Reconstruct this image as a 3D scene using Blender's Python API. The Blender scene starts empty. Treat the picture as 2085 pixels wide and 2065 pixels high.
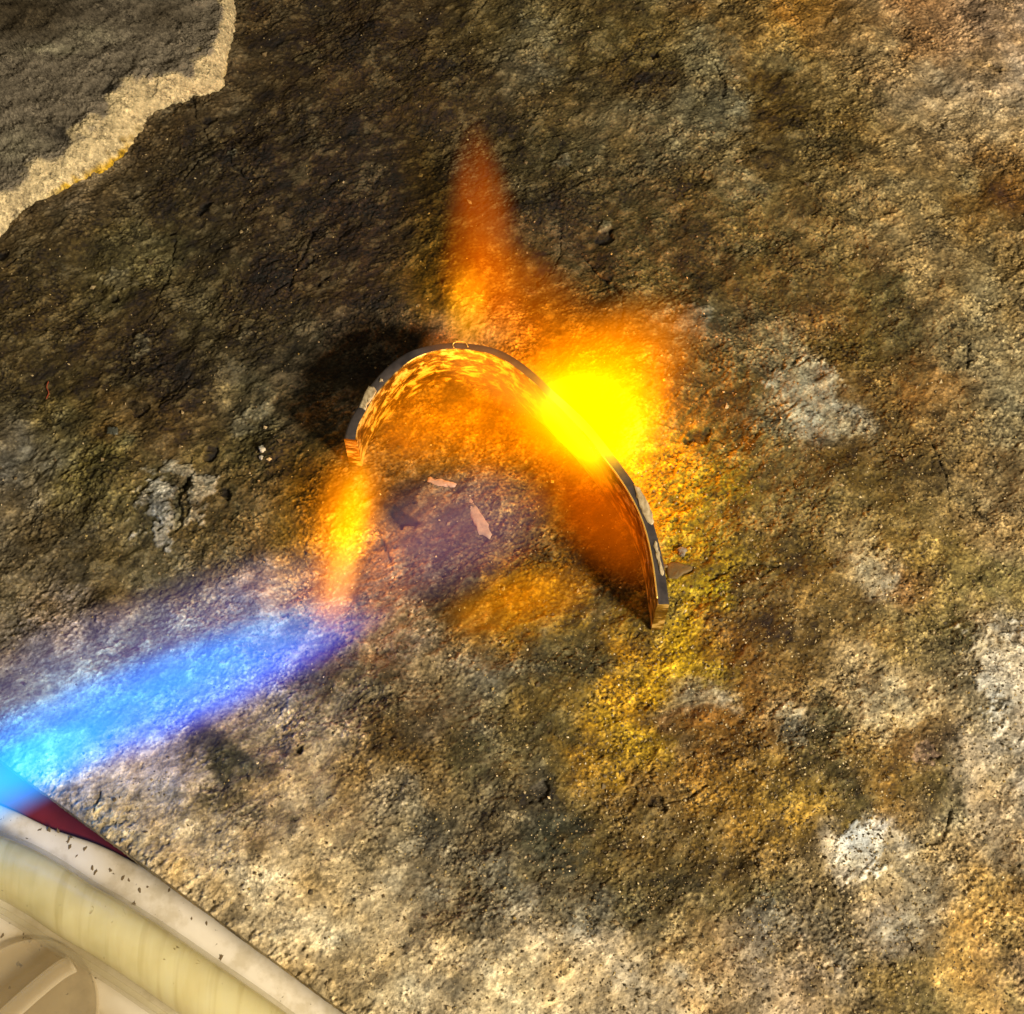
import bpy, bmesh, math, random
import numpy as np
from mathutils import Vector, Matrix

S = 1e-4                       # one unit of the plan = 0.1 mm
CX, CY = 1042.5, 1032.5        # picture centre
F = 2900.0                     # focal length in the same units
TILT = math.radians(26)
DIST = 2900.0
CAM = np.array([0, -DIST*math.sin(TILT), DIST*math.cos(TILT)])
random.seed(4)

sc = bpy.context.scene
# ------------------------------------------------------------------ camera
cd = bpy.data.cameras.new('camera'); cam = bpy.data.objects.new('camera', cd)
sc.collection.objects.link(cam); sc.camera = cam
cam.location = Vector(CAM*S); cam.rotation_euler = (TILT, 0, 0)
cd.sensor_fit = 'HORIZONTAL'; cd.sensor_width = 36
cd.lens = 36*F/2085.0
cd.clip_start = 0.005; cd.clip_end = 20
cd.dof.use_dof = True; cd.dof.focus_distance = 0.284; cd.dof.aperture_fstop = 80

# ------------------------------------------------------------------ light
w = bpy.data.worlds.new('World'); sc.world = w; w.use_nodes = True
w.node_tree.nodes['Background'].inputs[0].default_value = (1.0, .78, .46, 1)
w.node_tree.nodes['Background'].inputs[1].default_value = 0.20
def lamp(name, kind, loc, energy, col, size=.1, target=(0, 0, 0)):
    l = bpy.data.lights.new(name, kind); o = bpy.data.objects.new(name, l)
    sc.collection.objects.link(o); o.location = loc; l.energy = energy; l.color = col
    if kind == 'AREA':
        l.shape = 'DISK'; l.size = size
        o.rotation_euler = (Vector(target)-Vector(loc)).to_track_quat('-Z', 'Y').to_euler()
    else:
        l.shadow_soft_size = size
    return o
lamp('bench_lamp', 'AREA', (.45, -.40, .385), 10.2, (1, .83, .58), .13)
sc.view_settings.view_transform = 'Standard'; sc.view_settings.look = 'None'
sc.view_settings.exposure = 0; sc.view_settings.gamma = 1
sc.render.engine = 'CYCLES'
cy = sc.cycles
cy.use_denoising = True
try: cy.denoiser = 'OPENIMAGEDENOISE'; cy.denoising_prefilter = 'ACCURATE'
except Exception: pass
cy.max_bounces = 8; cy.transparent_max_bounces = 16; cy.volume_bounces = 0
cy.volume_max_steps = 64; cy.volume_step_rate = 1.0
cy.sample_clamp_indirect = 4

# ------------------------------------------------------------------ helpers
ct, st = math.cos(TILT), math.sin(TILT)
def at(x, y, z=0.0):
    """the point of the plane at height z that lies where the picture shows (x, y); units"""
    dx, dy, dz = (x-CX), (CY-y), -F
    d = np.array([dx, dy*ct - dz*st, dy*st + dz*ct])
    t = (z - CAM[2])/d[2]
    return CAM + d*t
def link(name, me, mats=(), parent=None):
    o = bpy.data.objects.new(name, me); sc.collection.objects.link(o)
    for m in mats: me.materials.append(m)
    if parent is not None: o.parent = parent
    return o
def tag(o, label=None, cat=None, group=None, kind=None):
    if label: o['label'] = label
    if cat: o['category'] = cat
    if group: o['group'] = group
    if kind: o['kind'] = kind
    return o
def empty(name, loc, label, cat, group=None):
    o = bpy.data.objects.new(name, None); sc.collection.objects.link(o)
    o.location = Vector(loc)*S; o.empty_display_size = .005
    return tag(o, label, cat, group)
def mesh_from(verts, faces, smooth=True):
    me = bpy.data.meshes.new('m'); me.from_pydata([tuple(v) for v in verts], [], faces)
    me.validate(); me.update()
    if smooth: me.polygons.foreach_set('use_smooth', [True]*len(me.polygons))
    return me
def lin(c):
    c = np.asarray(c, float)/255
    return np.where(c <= .04045, c/12.92, ((c+.055)/1.055)**2.4)

class N:
    """tiny node-tree writer"""
    def __init__(s, name):
        s.m = bpy.data.materials.new(name); s.m.use_nodes = True
        s.t = s.m.node_tree; s.t.nodes.clear()
        s.out = s.t.nodes.new('ShaderNodeOutputMaterial')
    def n(s, kind, **kw):
        nd = s.t.nodes.new(kind)
        for k, v in kw.items():
            if k.startswith('_'): setattr(nd, k[1:], v)
            else:
                key = int(k[1:]) if k[0] == 'i' and k[1:].isdigit() else k.replace('__', ' ')
                if hasattr(v, 'links') or isinstance(v, bpy.types.NodeSocket): s.t.links.new(v, nd.inputs[key])
                else: nd.inputs[key].default_value = v
        return nd
    def math(s, op, a, b=0.0, c=0.0, clamp=False):
        nd = s.t.nodes.new('ShaderNodeMath'); nd.operation = op; nd.use_clamp = clamp
        for i, v in enumerate((a, b, c)):
            if isinstance(v, bpy.types.NodeSocket): s.t.links.new(v, nd.inputs[i])
            else: nd.inputs[i].default_value = v
        return nd.outputs[0]
    def ramp(s, fac, stops, interp='LINEAR'):
        nd = s.t.nodes.new('ShaderNodeValToRGB'); s.t.links.new(fac, nd.inputs[0])
        cr = nd.color_ramp; cr.interpolation = interp
        while len(cr.elements) < len(stops): cr.elements.new(.5)
        for e, (p, c) in zip(cr.elements, stops):
            e.position = p; e.color = (*c, 1) if len(c) == 3 else c
        return nd.outputs[0]
    def mix(s, fac, a, b, mode='MIX'):
        nd = s.t.nodes.new('ShaderNodeMix'); nd.data_type = 'RGBA'; nd.blend_type = mode
        for i, v in ((0, fac), (6, a), (7, b)):
            if isinstance(v, bpy.types.NodeSocket): s.t.links.new(v, nd.inputs[i])
            else: nd.inputs[i].default_value = v if i == 0 else (*v, 1)[:4]
        return nd.outputs[2]
    def noise(s, vec, scale, detail=3, rough=.5, dist=0.0):
        return s.n('ShaderNodeTexNoise', Vector=vec, Scale=scale, Detail=detail, Roughness=rough, Distortion=dist).outputs[0]
    def coord(s, which='Object'):
        return s.n('ShaderNodeTexCoord').outputs[which]
    def bump(s, h, strength, dist):
        return s.n('ShaderNodeBump', Strength=strength, Distance=dist, Height=h).outputs[0]
    def surf(s, sh): s.t.links.new(sh.outputs[0], s.out.inputs['Surface']); return s.m
    def vol(s, sh): s.t.links.new(sh.outputs[0], s.out.inputs['Volume']); return s.m

# ------------------------------------------------------------------ slab field
STEP = 2.2
A0 = at(-8, 1549, -150)[:2]; B0 = at(700, 2066, -150)[:2]
EU = (B0-A0)/np.linalg.norm(B0-A0); EV = np.array([-EU[1], EU[0]])
corners = np.array([at(*c)[:2] for c in ((0, 0), (2085, 0), (2085, 2065), (0, 2065))])
cu = (corners-A0)@EU; cv = (corners-A0)@EV
COARSE = 4
U0 = cu.min()-260; NU = int((cu.max()+260-U0)/STEP)//COARSE*COARSE+1
V0 = 0.0; NV = int((cv.max()+260)/STEP)//COARSE*COARSE+1
uu = U0+np.arange(NU)*STEP; vv = V0+np.arange(NV)*STEP
UG, VG = np.meshgrid(uu, vv)                       # (NV, NU)
XW = A0[0]+UG*EU[0]+VG*EV[0]; YW = A0[1]+UG*EU[1]+VG*EV[1]

def spectral(seed, wl, aniso=1.0, ang=0.0, octaves=1, rough=.5, band=.55):
    """band-limited noise; wl = wavelength in units; unit variance"""
    rg = np.random.default_rng(seed)
    f = np.fft.rfft2(rg.standard_normal((NV, NU)).astype(np.float32))
    ky = np.fft.fftfreq(NV, STEP)[:, None]; kx = np.fft.rfftfreq(NU, STEP)[None, :]
    a = ang - math.atan2(EU[1], EU[0])
    kl = (kx*math.cos(a)+ky*math.sin(a))*math.sqrt(aniso); kt = (-kx*math.sin(a)+ky*math.cos(a))/math.sqrt(aniso)
    k = np.sqrt(kl**2+kt**2)+1e-9
    tot = np.zeros_like(k)
    for o in range(octaves):
        k0 = (2**o)/wl
        tot += (rough**o)/k*np.exp(-(np.log(k/k0)/band)**2)   # 1/k keeps energy per octave even
    r = np.fft.irfft2(f*tot, s=(NV, NU))
    return ((r-r.mean())/r.std()).astype(np.float32)
def sstep(a, b, x):
    t = np.clip((x-a)/(b-a), 0, 1); return t*t*(3-2*t)

GA = math.radians(38)
n_big = spectral(1, 700, octaves=4, rough=.55)
n_mid = spectral(2, 150, 1.5, GA, octaves=4, rough=.6)
n_gr = spectral(3, 34, 1.7, GA, octaves=3, rough=.75)
n_fine = spectral(4, 11, 1.25, GA, octaves=2, rough=.95)
n_w1 = spectral(5, 190, octaves=6, rough=.62)
n_w2 = spectral(6, 190, octaves=6, rough=.62)
n_c1 = spectral(7, 170, 1.3, GA, octaves=5, rough=.62)
n_c2 = spectral(8, 60, 1.5, GA, octaves=4, rough=.7)
n_c3 = spectral(9, 300, octaves=4, rough=.6)
n_s1 = spectral(41, 15, 1.15, GA, band=.4); n_s2 = spectral(42, 8.5, 1.1, GA, band=.45)
XI = XW + 16*n_w1; YI = YW + 16*n_w2                 # warped place, for ragged stain outlines

# stains and soot, with lamp falloff and flame glow put into the colour: place in the photograph, radius, colour as seen
BL = [
 (60,60,120,(66,54,38)),(250,60,140,(80,68,45)),
 (620,60,150,(58,44,22)),(800,60,120,(62,46,20)),(700,200,200,(60,46,22)),(880,180,100,(72,56,26)),(600,400,170,(50,39,20)),(460,330,120,(54,42,22)),
 (760,330,130,(48,37,20)),(720,500,110,(58,42,20)),(850,420,80,(60,46,24)),(330,460,100,(62,52,32)),(240,560,70,(96,86,58)),(300,510,50,(92,84,60)),(100,560,90,(66,54,30)),
 (60,680,110,(78,64,36)),(180,700,80,(70,56,30)),(300,650,90,(64,50,26)),(420,620,80,(84,74,52)),(330,750,60,(48,38,20)),(500,620,60,(54,42,22)),(560,660,70,(64,54,36)),
 (480,720,80,(70,60,42)),(250,760,70,(58,48,24)),(220,840,60,(102,78,46)),(150,860,60,(110,98,56)),(50,830,60,(58,50,28)),(340,850,70,(84,66,38)),(400,820,40,(52,42,24)),
 (440,860,50,(70,54,34)),(500,830,60,(116,106,76)),(470,900,60,(96,86,56)),(560,900,60,(74,64,36)),(30,900,60,(100,92,76)),(120,920,60,(104,96,70)),(60,980,70,(124,114,96)),
 (180,960,60,(106,96,52)),(140,1040,70,(74,62,36)),(230,1000,60,(98,88,60)),(500,1000,70,(88,74,48)),(560,960,60,(84,70,44)),(450,1080,60,(94,82,58)),(300,1150,90,(96,86,64)),
 (60,1120,90,(112,98,72)),(180,1180,80,(92,80,58)),(540,1080,70,(96,84,60)),(420,1170,70,(104,94,72)),(60,1250,80,(100,88,66)),
 (640,580,50,(72,54,30)),(740,560,60,(66,50,26)),(560,560,60,(52,40,20)),(620,760,90,(62,56,50)),(760,700,80,(56,48,44)),(600,820,60,(74,68,62)),(850,600,50,(98,76,36)),
 (1000,60,80,(84,70,38)),(1090,60,60,(112,100,66)),(1060,120,50,(104,96,74)),(950,120,60,(76,62,36)),(1200,60,80,(92,78,46)),(1330,90,80,(96,80,42)),(1180,180,90,(84,70,42)),
 (1000,260,90,(68,56,34)),(1120,300,90,(84,74,48)),(1250,270,80,(110,98,68)),(1050,400,90,(66,56,34)),(1180,440,80,(60,50,32)),(1240,400,60,(74,64,40)),(1340,160,35,(66,50,20)),
 (1430,110,40,(124,114,84)),(1450,210,50,(116,108,82)),(1330,300,70,(104,92,62)),(1420,270,50,(118,108,80)),(1520,40,60,(126,100,52)),(1600,90,50,(150,120,60)),(1640,30,60,(148,104,36)),
 (1700,60,50,(128,102,60)),(1590,110,30,(112,104,74)),(1560,190,45,(92,72,30)),(1610,230,50,(92,72,30)),(1690,180,60,(122,102,60)),(1800,100,80,(150,124,82)),(1900,40,70,(146,108,68)),
 (1870,80,50,(150,112,70)),(1990,60,80,(158,132,98)),(2040,150,70,(164,142,108)),(1900,180,80,(150,130,94)),(2000,250,80,(158,136,94)),(1850,300,90,(144,120,80)),(1740,280,70,(108,88,48)),
 (2050,340,50,(120,86,40)),(2060,410,60,(112,76,34)),(1990,420,50,(112,86,44)),(2050,500,70,(128,106,64)),(1930,400,60,(120,100,60)),(1780,400,80,(130,110,70)),(1650,330,70,(110,94,56)),
 (1560,320,50,(90,70,32)),(1480,360,50,(124,110,76)),(1420,380,40,(82,66,30)),(1520,440,60,(104,88,54)),(1650,440,60,(118,98,54)),(1650,500,60,(116,98,58)),(1560,560,60,(94,78,42)),
 (1400,500,60,(82,68,40)),(1300,480,70,(88,76,48)),(1330,580,60,(98,84,48)),(1440,600,60,(86,70,36)),(1880,520,80,(138,116,76)),(2000,600,90,(134,116,78)),(1750,600,80,(104,90,54)),
 (1680,620,50,(112,84,44)),(1850,680,50,(82,70,42)),(1930,700,50,(112,100,70)),(2040,720,70,(138,124,92)),(1740,700,50,(102,84,42)),(1500,680,60,(104,92,62)),(1430,680,50,(104,94,66)),
 (1420,760,60,(92,80,46)),(1500,800,50,(98,80,38)),(1380,850,50,(112,90,38)),(1480,900,50,(104,92,54)),(1600,740,50,(136,124,92)),(1640,800,60,(154,146,120)),(1700,860,50,(146,136,108)),
 (1560,830,50,(124,114,84)),(1740,780,40,(112,84,40)),(1800,800,60,(120,96,50)),(1900,790,60,(136,98,46)),(1780,900,60,(90,68,30)),(1740,960,60,(96,76,34)),(1850,900,60,(112,88,50)),
 (1960,860,70,(122,104,68)),(2050,850,60,(132,118,86)),(1400,940,60,(160,130,8)),(1370,1030,60,(174,142,8)),(1470,980,60,(156,128,14)),(1480,1060,60,(120,98,38)),(1440,1130,60,(170,140,14)),  # yellow right of the arch: flame glow painted into the stain
 (1560,960,60,(112,94,50)),(1600,1060,60,(118,98,54)),(1680,1040,60,(110,90,50)),(1740,1100,70,(150,130,84)),(1780,1160,30,(164,150,116)),(1800,1050,60,(110,88,44)),(1900,1000,70,(118,98,58)),
 (2000,980,70,(112,92,58)),(2060,1060,70,(146,124,86)),(1900,1120,60,(150,124,66)),(1840,1200,50,(128,90,50)),(1960,1180,60,(130,112,62)),(2040,1200,60,(136,118,68)),(1640,1150,60,(116,88,38)),
 (1560,1170,60,(104,82,38)),(1600,1260,60,(86,66,34)),(1520,1240,50,(92,72,34)),(1640,1330,50,(92,70,34)),(1400,1200,50,(164,134,16)),(1340,1240,40,(126,104,40)),(1700,1240,50,(122,98,54)),
 (1780,1280,60,(142,118,70)),(1870,1270,60,(124,106,60)),(1960,1290,50,(100,90,60)),(2060,1300,60,(170,152,120)),(2060,1390,70,(196,180,152)),(2000,1440,50,(140,124,92)),(1960,1360,50,(106,94,66)),
 (1400,1310,50,(178,142,14)),(1350,1350,55,(188,148,8)),(1310,1310,40,(160,116,14)),(1290,1380,50,(168,126,10)),(1430,1380,40,(160,128,40)),(1330,1430,45,(162,120,12)),(1380,1420,30,(150,134,92)),
 (1280,1270,40,(118,96,30)),(1180,1330,60,(84,76,52)),(1240,1330,50,(96,76,36)),(1130,1330,40,(96,86,62)),(1480,1300,50,(122,84,28)),(1520,1370,50,(118,80,34)),(1480,1430,50,(132,88,30)),
 (1560,1430,50,(132,102,54)),(1430,1420,30,(170,156,124)),(1600,1370,50,(140,112,64)),(1240,1490,55,(172,134,26)),(1310,1510,50,(176,138,26)),(1180,1520,45,(150,110,26)),(1230,1560,50,(140,106,34)),
 (1140,1460,50,(106,88,48)),(1160,1570,50,(110,90,48)),(1400,1500,60,(122,94,48)),(1370,1470,40,(124,96,70)),(1480,1530,50,(126,92,38)),(1560,1500,50,(126,94,44)),(1420,1590,50,(148,110,38)),
 (1340,1620,60,(128,98,50)),(1540,1590,60,(134,102,40)),(1590,1640,60,(166,130,50)),(1660,1660,45,(170,134,54)),(1500,1650,60,(136,104,44)),(1560,1720,50,(120,92,44)),(1440,1700,60,(104,82,42)),
 (1600,1460,35,(160,140,102)),(1640,1500,35,(86,74,50)),(1690,1470,40,(92,82,58)),(1660,1560,45,(88,76,48)),(1700,1620,45,(80,70,44)),(1720,1680,40,(84,72,44)),(1780,1560,50,(134,108,56)),
 (1814,1440,70,(184,164,120)),(1740,1380,50,(158,134,88)),(1880,1480,50,(140,110,62)),(1850,1560,50,(116,86,42)),(1900,1590,50,(96,84,50)),(1890,1530,30,(90,64,44)),(1960,1540,50,(156,140,110)),
 (2060,1520,60,(154,144,120)),(2010,1620,60,(174,156,122)),(1900,1680,50,(140,124,92)),(1820,1640,50,(128,98,50)),(2050,1700,60,(150,132,98)),(1960,1750,60,(150,128,86)),(1870,1750,50,(170,156,124)),
 (1752,1731,45,(214,204,180)),(1800,1800,60,(138,120,84)),(1700,1800,60,(110,94,62)),(1640,1760,50,(124,104,68)),(1880,1850,60,(154,138,104)),(1800,1880,60,(156,140,112)),(1940,1880,50,(172,140,80)),
 (2000,1830,50,(156,124,68)),(2050,1900,60,(170,136,72)),(2000,1960,60,(160,124,58)),(2060,1960,50,(130,110,90)),(1960,2030,60,(186,156,92)),(1860,1980,60,(120,102,62)),(1800,2040,60,(114,96,58)),
 (1880,2040,50,(104,88,54)),(1740,1960,60,(124,110,84)),(1660,1900,60,(108,94,68)),(1580,1880,60,(146,134,108)),(1540,1960,60,(150,138,114)),(1640,2000,60,(160,140,110)),(1700,2050,50,(140,118,82)),
 (1560,2040,60,(168,146,108)),(1460,1960,60,(172,142,92)),(1440,2030,60,(180,152,104)),(1400,1900,50,(136,118,82)),(1350,1850,60,(86,74,50)),(1270,1840,50,(92,80,54)),(1450,1830,60,(102,86,56)),
 (1560,1810,50,(104,90,60)),(1340,1740,60,(98,82,52)),(1230,1740,50,(104,88,56)),(1220,1650,50,(94,78,46)),(1300,1690,50,(108,84,46)),(1118,1725,36,(58,60,56)),(1135,1690,25,(64,62,52)),
 (1095,1625,36,(64,56,42)),(1030,1640,50,(116,102,74)),(1040,1720,45,(104,94,74)),(1000,1560,50,(102,92,66)),(1080,1520,50,(96,84,58)),(1160,1830,50,(112,100,74)),(1080,1810,50,(96,86,68)),
 (980,1800,60,(112,102,80)),(900,1780,60,(118,106,84)),(1000,1900,60,(150,136,104)),(1100,1900,60,(160,146,116)),(1240,1930,60,(170,154,122)),(1160,2000,80,(190,170,128)),(1020,2020,80,(196,176,130)),
 (1320,1980,60,(170,154,120)),(1330,2040,60,(184,164,124)),(900,2010,90,(186,166,124)),(880,1900,80,(172,154,114)),(760,1980,90,(190,168,120)),(700,1850,90,(190,168,122)),(800,1820,60,(160,144,108)),
 (620,1770,70,(184,164,122)),(740,1740,60,(150,134,98)),(640,1680,60,(176,154,110)),(800,1680,60,(120,108,84)),(840,1740,50,(106,96,78)),(880,1660,50,(108,98,76)),(740,1640,60,(150,130,94)),
 (560,1900,90,(190,166,118)),(500,1760,90,(186,164,120)),(400,1700,80,(182,160,118)),(300,1620,70,(178,158,120)),(200,1580,60,(168,150,120)),(600,1800,60,(188,166,122)),(240,1660,50,(190,170,126)),
 (540,1640,50,(172,148,106)),(560,1560,40,(150,130,96)),(500,1630,40,(120,106,80)),(450,1540,44,(50,50,42)),(480,1590,40,(60,58,48)),(420,1520,30,(74,68,54)),(520,1570,35,(104,98,80)),
 (380,1540,40,(150,132,106)),(340,1560,50,(170,150,120)),(300,1510,60,(160,142,116)),(620,1460,50,(150,132,98)),(560,1470,50,(134,120,96)),(500,1480,40,(134,116,90)),(640,1540,50,(156,136,100)),
 (700,1500,50,(150,128,90)),(600,1620,40,(160,138,98)),(740,1560,50,(136,112,72)),(820,1540,50,(110,84,44)),(870,1600,50,(116,92,52)),(860,1500,50,(102,78,44)),(800,1460,50,(96,82,62)),
 (730,1380,50,(96,86,72)),(700,1430,50,(104,92,74)),(780,1410,50,(100,84,64)),(860,1430,50,(110,94,72)),(640,1390,50,(126,112,92)),(820,1350,50,(130,110,86)),(900,1360,60,(124,110,86)),
 (940,1440,50,(112,100,76)),(1000,1400,60,(112,102,78)),(930,1530,50,(96,86,60)),(1060,1360,50,(110,100,76)),(1060,1430,50,(96,84,58)),(900,1300,60,(128,106,74)),(780,1290,60,(136,112,84)),
 (700,1330,50,(126,108,88)),(720,1230,60,(130,108,84)),(800,1200,60,(122,100,76)),(850,1110,50,(96,78,62)),(900,1150,40,(66,54,44)),(950,1170,40,(68,56,46)),(920,1210,40,(70,58,48)),
 (860,1040,50,(84,66,52)),(820,1020,30,(74,58,50)),(900,1000,40,(100,82,64)),(960,1100,50,(98,76,52)),(1000,1020,60,(116,92,52)),(1060,1100,60,(104,78,36)),(980,960,50,(112,90,60)),
 (920,900,50,(116,86,26)),(860,860,60,(120,84,16)),(960,830,50,(96,72,26)),(1040,900,50,(120,90,34)),(1050,1000,50,(124,94,40)),(1020,1230,60,(142,104,22)),(1100,1220,60,(144,106,16)),
 (1160,1180,50,(120,88,20)),(1140,1260,45,(120,92,30)),(1060,1270,45,(140,104,28)),(960,1270,45,(136,104,50)),(1200,1100,60,(96,68,20)),(780,960,50,(110,84,40)),(1250,1240,40,(80,66,40)),
 (980,600,50,(100,80,54)),(960,660,45,(176,146,122)),(1010,650,50,(150,118,98)),(1060,720,50,(150,116,96)),(930,600,45,(150,124,70)),(920,500,60,(82,66,36)),(1080,560,60,(84,70,40)),
 (1200,600,70,(84,72,46)),(1300,700,70,(100,84,48)),(1150,700,70,(110,86,50)),
 (100,1350,80,(160,143,124)),(220,1300,70,(148,132,114)),(350,1290,70,(144,130,114)),(500,1230,70,(150,138,122)),(80,1270,60,(140,124,106)),(580,1180,60,(136,124,106)),(620,1300,60,(140,126,106)),(300,1400,80,(140,124,106)),  # paler here: brightness of the blue flame's fringe put into the slab colour
 (450,1370,70,(146,132,112)),(100,1480,80,(164,146,122)),(560,1380,50,(128,114,96)),(640,1080,50,(110,90,56)),(620,980,50,(90,70,36)),(0,1400,80,(150,130,110)),
]
num = np.zeros((NV, NU, 3), np.float32); den = np.full((NV, NU), 1e-5, np.float32)
num += np.array([.16, .12, .06], np.float32)*1e-5
KEYCOL = np.array([1.0, .86, .69])*1.03
for (x, y, r, c) in BL:
    p = at(x, y); r = r*1.05*(np.linalg.norm(p-CAM)/DIST)
    i0 = p[:2]-A0; ui = (i0@EU-U0)/STEP; vi = (i0@EV-V0)/STEP; R = int(2.9*r/STEP)+30
    a, b = max(0, int(ui)-R), min(NU, int(ui)+R); c0, d0 = max(0, int(vi)-R), min(NV, int(vi)+R)
    if a >= b or c0 >= d0: continue
    sl = (slice(c0, d0), slice(a, b))
    d2 = ((XI[sl]-p[0])**2+(YI[sl]-p[1])**2)/r**2
    wgt = np.exp(-d2*1.3).astype(np.float32)*np.float32((60/r)**1.5)
    lum_ = sum(c)/3; c = (c[0], c[1]*.972, c[2]*(.80 if lum_ < 85 else .92 if lum_ < 120 else .98)); fct = .90 if lum_ < 75 else .93 if lum_ < 110 else .95
    col = (lin(c)*fct/KEYCOL).astype(np.float32)
    num[sl] += wgt[..., None]*col; den[sl] += wgt
# beyond the photographed patch the stains fade to the slab's own colour
base = np.array([.20, .155, .095], np.float32)
den0 = .02
ALB = (num + base*den0)/(den+den0)[..., None]
lumA = ALB.mean(-1, keepdims=True); ALB = ALB*np.clip((lumA/.15)**.17, .6, 1.13)*.92

# crusts: pale raised deposits; holes and flaked patches
CR = [(325,1035,36,58,1,(168,158,136)),(402,1010,24,48,1,(160,150,128)),(352,962,44,16,.7,(150,142,120)),(330,1095,26,22,.9,(176,166,144)),
 (1610,770,46,34,.6,(160,150,122)),(1655,800,52,62,.7,(166,158,130)),(1700,850,44,36,.5,(156,148,122)),(1752,1728,40,36,1,(222,212,190)),
 (2058,1372,76,92,.9,(206,192,166)),(1812,1440,74,46,.5,(196,178,138)),(968,640,20,44,.8,(190,160,132)),(1772,1150,24,46,.5,(176,162,128)),
 (250,562,34,18,.7,(110,100,74)),(1085,65,44,30,.5,(122,112,84)),(1330,640,30,20,.6,(118,106,76)),(1420,655,36,28,.5,(130,120,94)),
 (530,836,30,22,.7,(140,130,100)),(1230,455,16,12,.8,(124,114,84)),(1110,400,14,12,.8,(126,118,92)),(1150,330,26,14,.8,(116,106,80)),
 (498,870,36,14,.5,(128,118,90)),(620,120,26,12,.7,(96,80,50)),(470,320,9,12,1,(104,98,80)),(280,705,16,22,.6,(108,98,74)),(505,665,13,30,.6,(104,94,70)),
 (1604,1462,22,30,.6,(196,184,150)),(1420,1415,40,14,.6,(178,166,134)),(1840,1900,52,22,.4,(180,168,140)),(1560,1870,34,26,.4,(160,150,128)),(1990,1300,12,26,.5,(120,110,84))]
PT = [(1650,432,16,14,5,(84,66,30)),(2030,132,16,9,4,(96,76,44)),(1428,372,26,16,5,(78,62,30)),(1330,110,9,7,9,(34,26,14)),(1395,1160,34,12,4,(84,62,34)),
 (612,1526,8,9,8,(62,54,44)),(1490,500,20,12,4,(80,66,34)),(1890,1535,24,20,4,(104,80,60)),(1095,1620,26,22,7,(70,60,46)),(365,1030,13,46,8,(84,74,48)),
 (1400,550,16,10,4,(70,60,34)),(1800,430,8,6,4,(96,78,44)),(1750,452,10,12,4,(96,78,44)),(375,985,8,16,9,(60,52,34)),(1610,1490,30,22,4,(80,72,56))]
CRUST = np.zeros((NV, NU), np.float32); HADD = np.zeros((NV, NU), np.float32)
def stamp(x, y, rx, ry, rag=.34):
    p = at(x, y); k = np.linalg.norm(p-CAM)/DIST; rx *= k; ry *= k*1.1
    i0 = p[:2]-A0; ui = (i0@EU-U0)/STEP; vi = (i0@EV-V0)/STEP; R = int(1.9*max(rx, ry)/STEP)+12
    a, b = max(0, int(ui)-R), min(NU, int(ui)+R); c0, d0 = max(0, int(vi)-R), min(NV, int(vi)+R)
    if a >= b or c0 >= d0: return None, None
    sl = (slice(c0, d0), slice(a, b))
    d = np.sqrt(((XW[sl]+4*n_w2[sl]-p[0])/rx)**2+((YW[sl]+4*n_w1[sl]-p[1])/ry)**2)
    return sl, 1-d+rag*.55*n_c2[sl]+rag*.45*n_c1[sl]
for (x, y, rx, ry, k, c) in CR:
    c = tuple(q*.84 for q in c)
    sl, m = stamp(x, y, rx, ry, .42)
    if sl is None: continue
    m2 = sstep(0, .16, m)*k
    CRUST[sl] = np.maximum(CRUST[sl], m2)
    HADD[sl] = np.maximum(HADD[sl], m2*3.2)
    ms = (sstep(-.12, .24, m)*k*.8)[..., None]
    ALB[sl] = ALB[sl]*(1-ms)+(lin(c)/KEYCOL)*ms
for (x, y, rx, ry, dep, c) in PT:
    sl, m = stamp(x, y, rx, ry, .34)
    if sl is None: continue
    m2 = sstep(0, .2, m)
    HADD[sl] -= m2*dep
    ms = (sstep(-.05, .2, m)*.85)[..., None]
    ALB[sl] = ALB[sl]*(1-ms)+(lin(c)/KEYCOL)*ms
# cracks
CK = [[(392,200),(400,235),(418,268),(424,292)],[(372,366),(400,335),(425,318)],[(478,300),(470,340),(498,362),(545,362)],[(1139,465),(1135,519),(1118,550),(1093,573)],
 [(1266,600),(1261,640),(1251,686)],[(1180,505),(1230,560),(1262,600)],[(0,560),(22,548),(60,512)],[(320,610),(345,545),(352,480)],[(326,835),(365,800),(385,760)],[(395,930),(392,965),(352,1005),(350,1060)],
 [(205,1612),(196,1635),(194,1662)],[(560,600),(600,568),(640,520)],[(1320,1560),(1350,1625),(1352,1640),(1440,1600)],[(1350,690),(1400,690),(1435,740)],
 [(960,40),(990,0)],[(700,90),(760,30)],[(1900,900),(1930,980),(1940,1040)],[(1330,860),(1410,880),(1480,905)],[(780,1090),(800,1150)],[(1975,690),(1970,745)],
 [(1440,1180),(1500,1150),(1580,1160)],[(1930,1650),(1930,1710),(1890,1712)],[(640,470),(600,560),(590,600)],[(1200,350),(1150,330)],[(1450,120),(1480,170),(1470,200)]]
CRK = np.zeros((NV, NU), np.float32)
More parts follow.
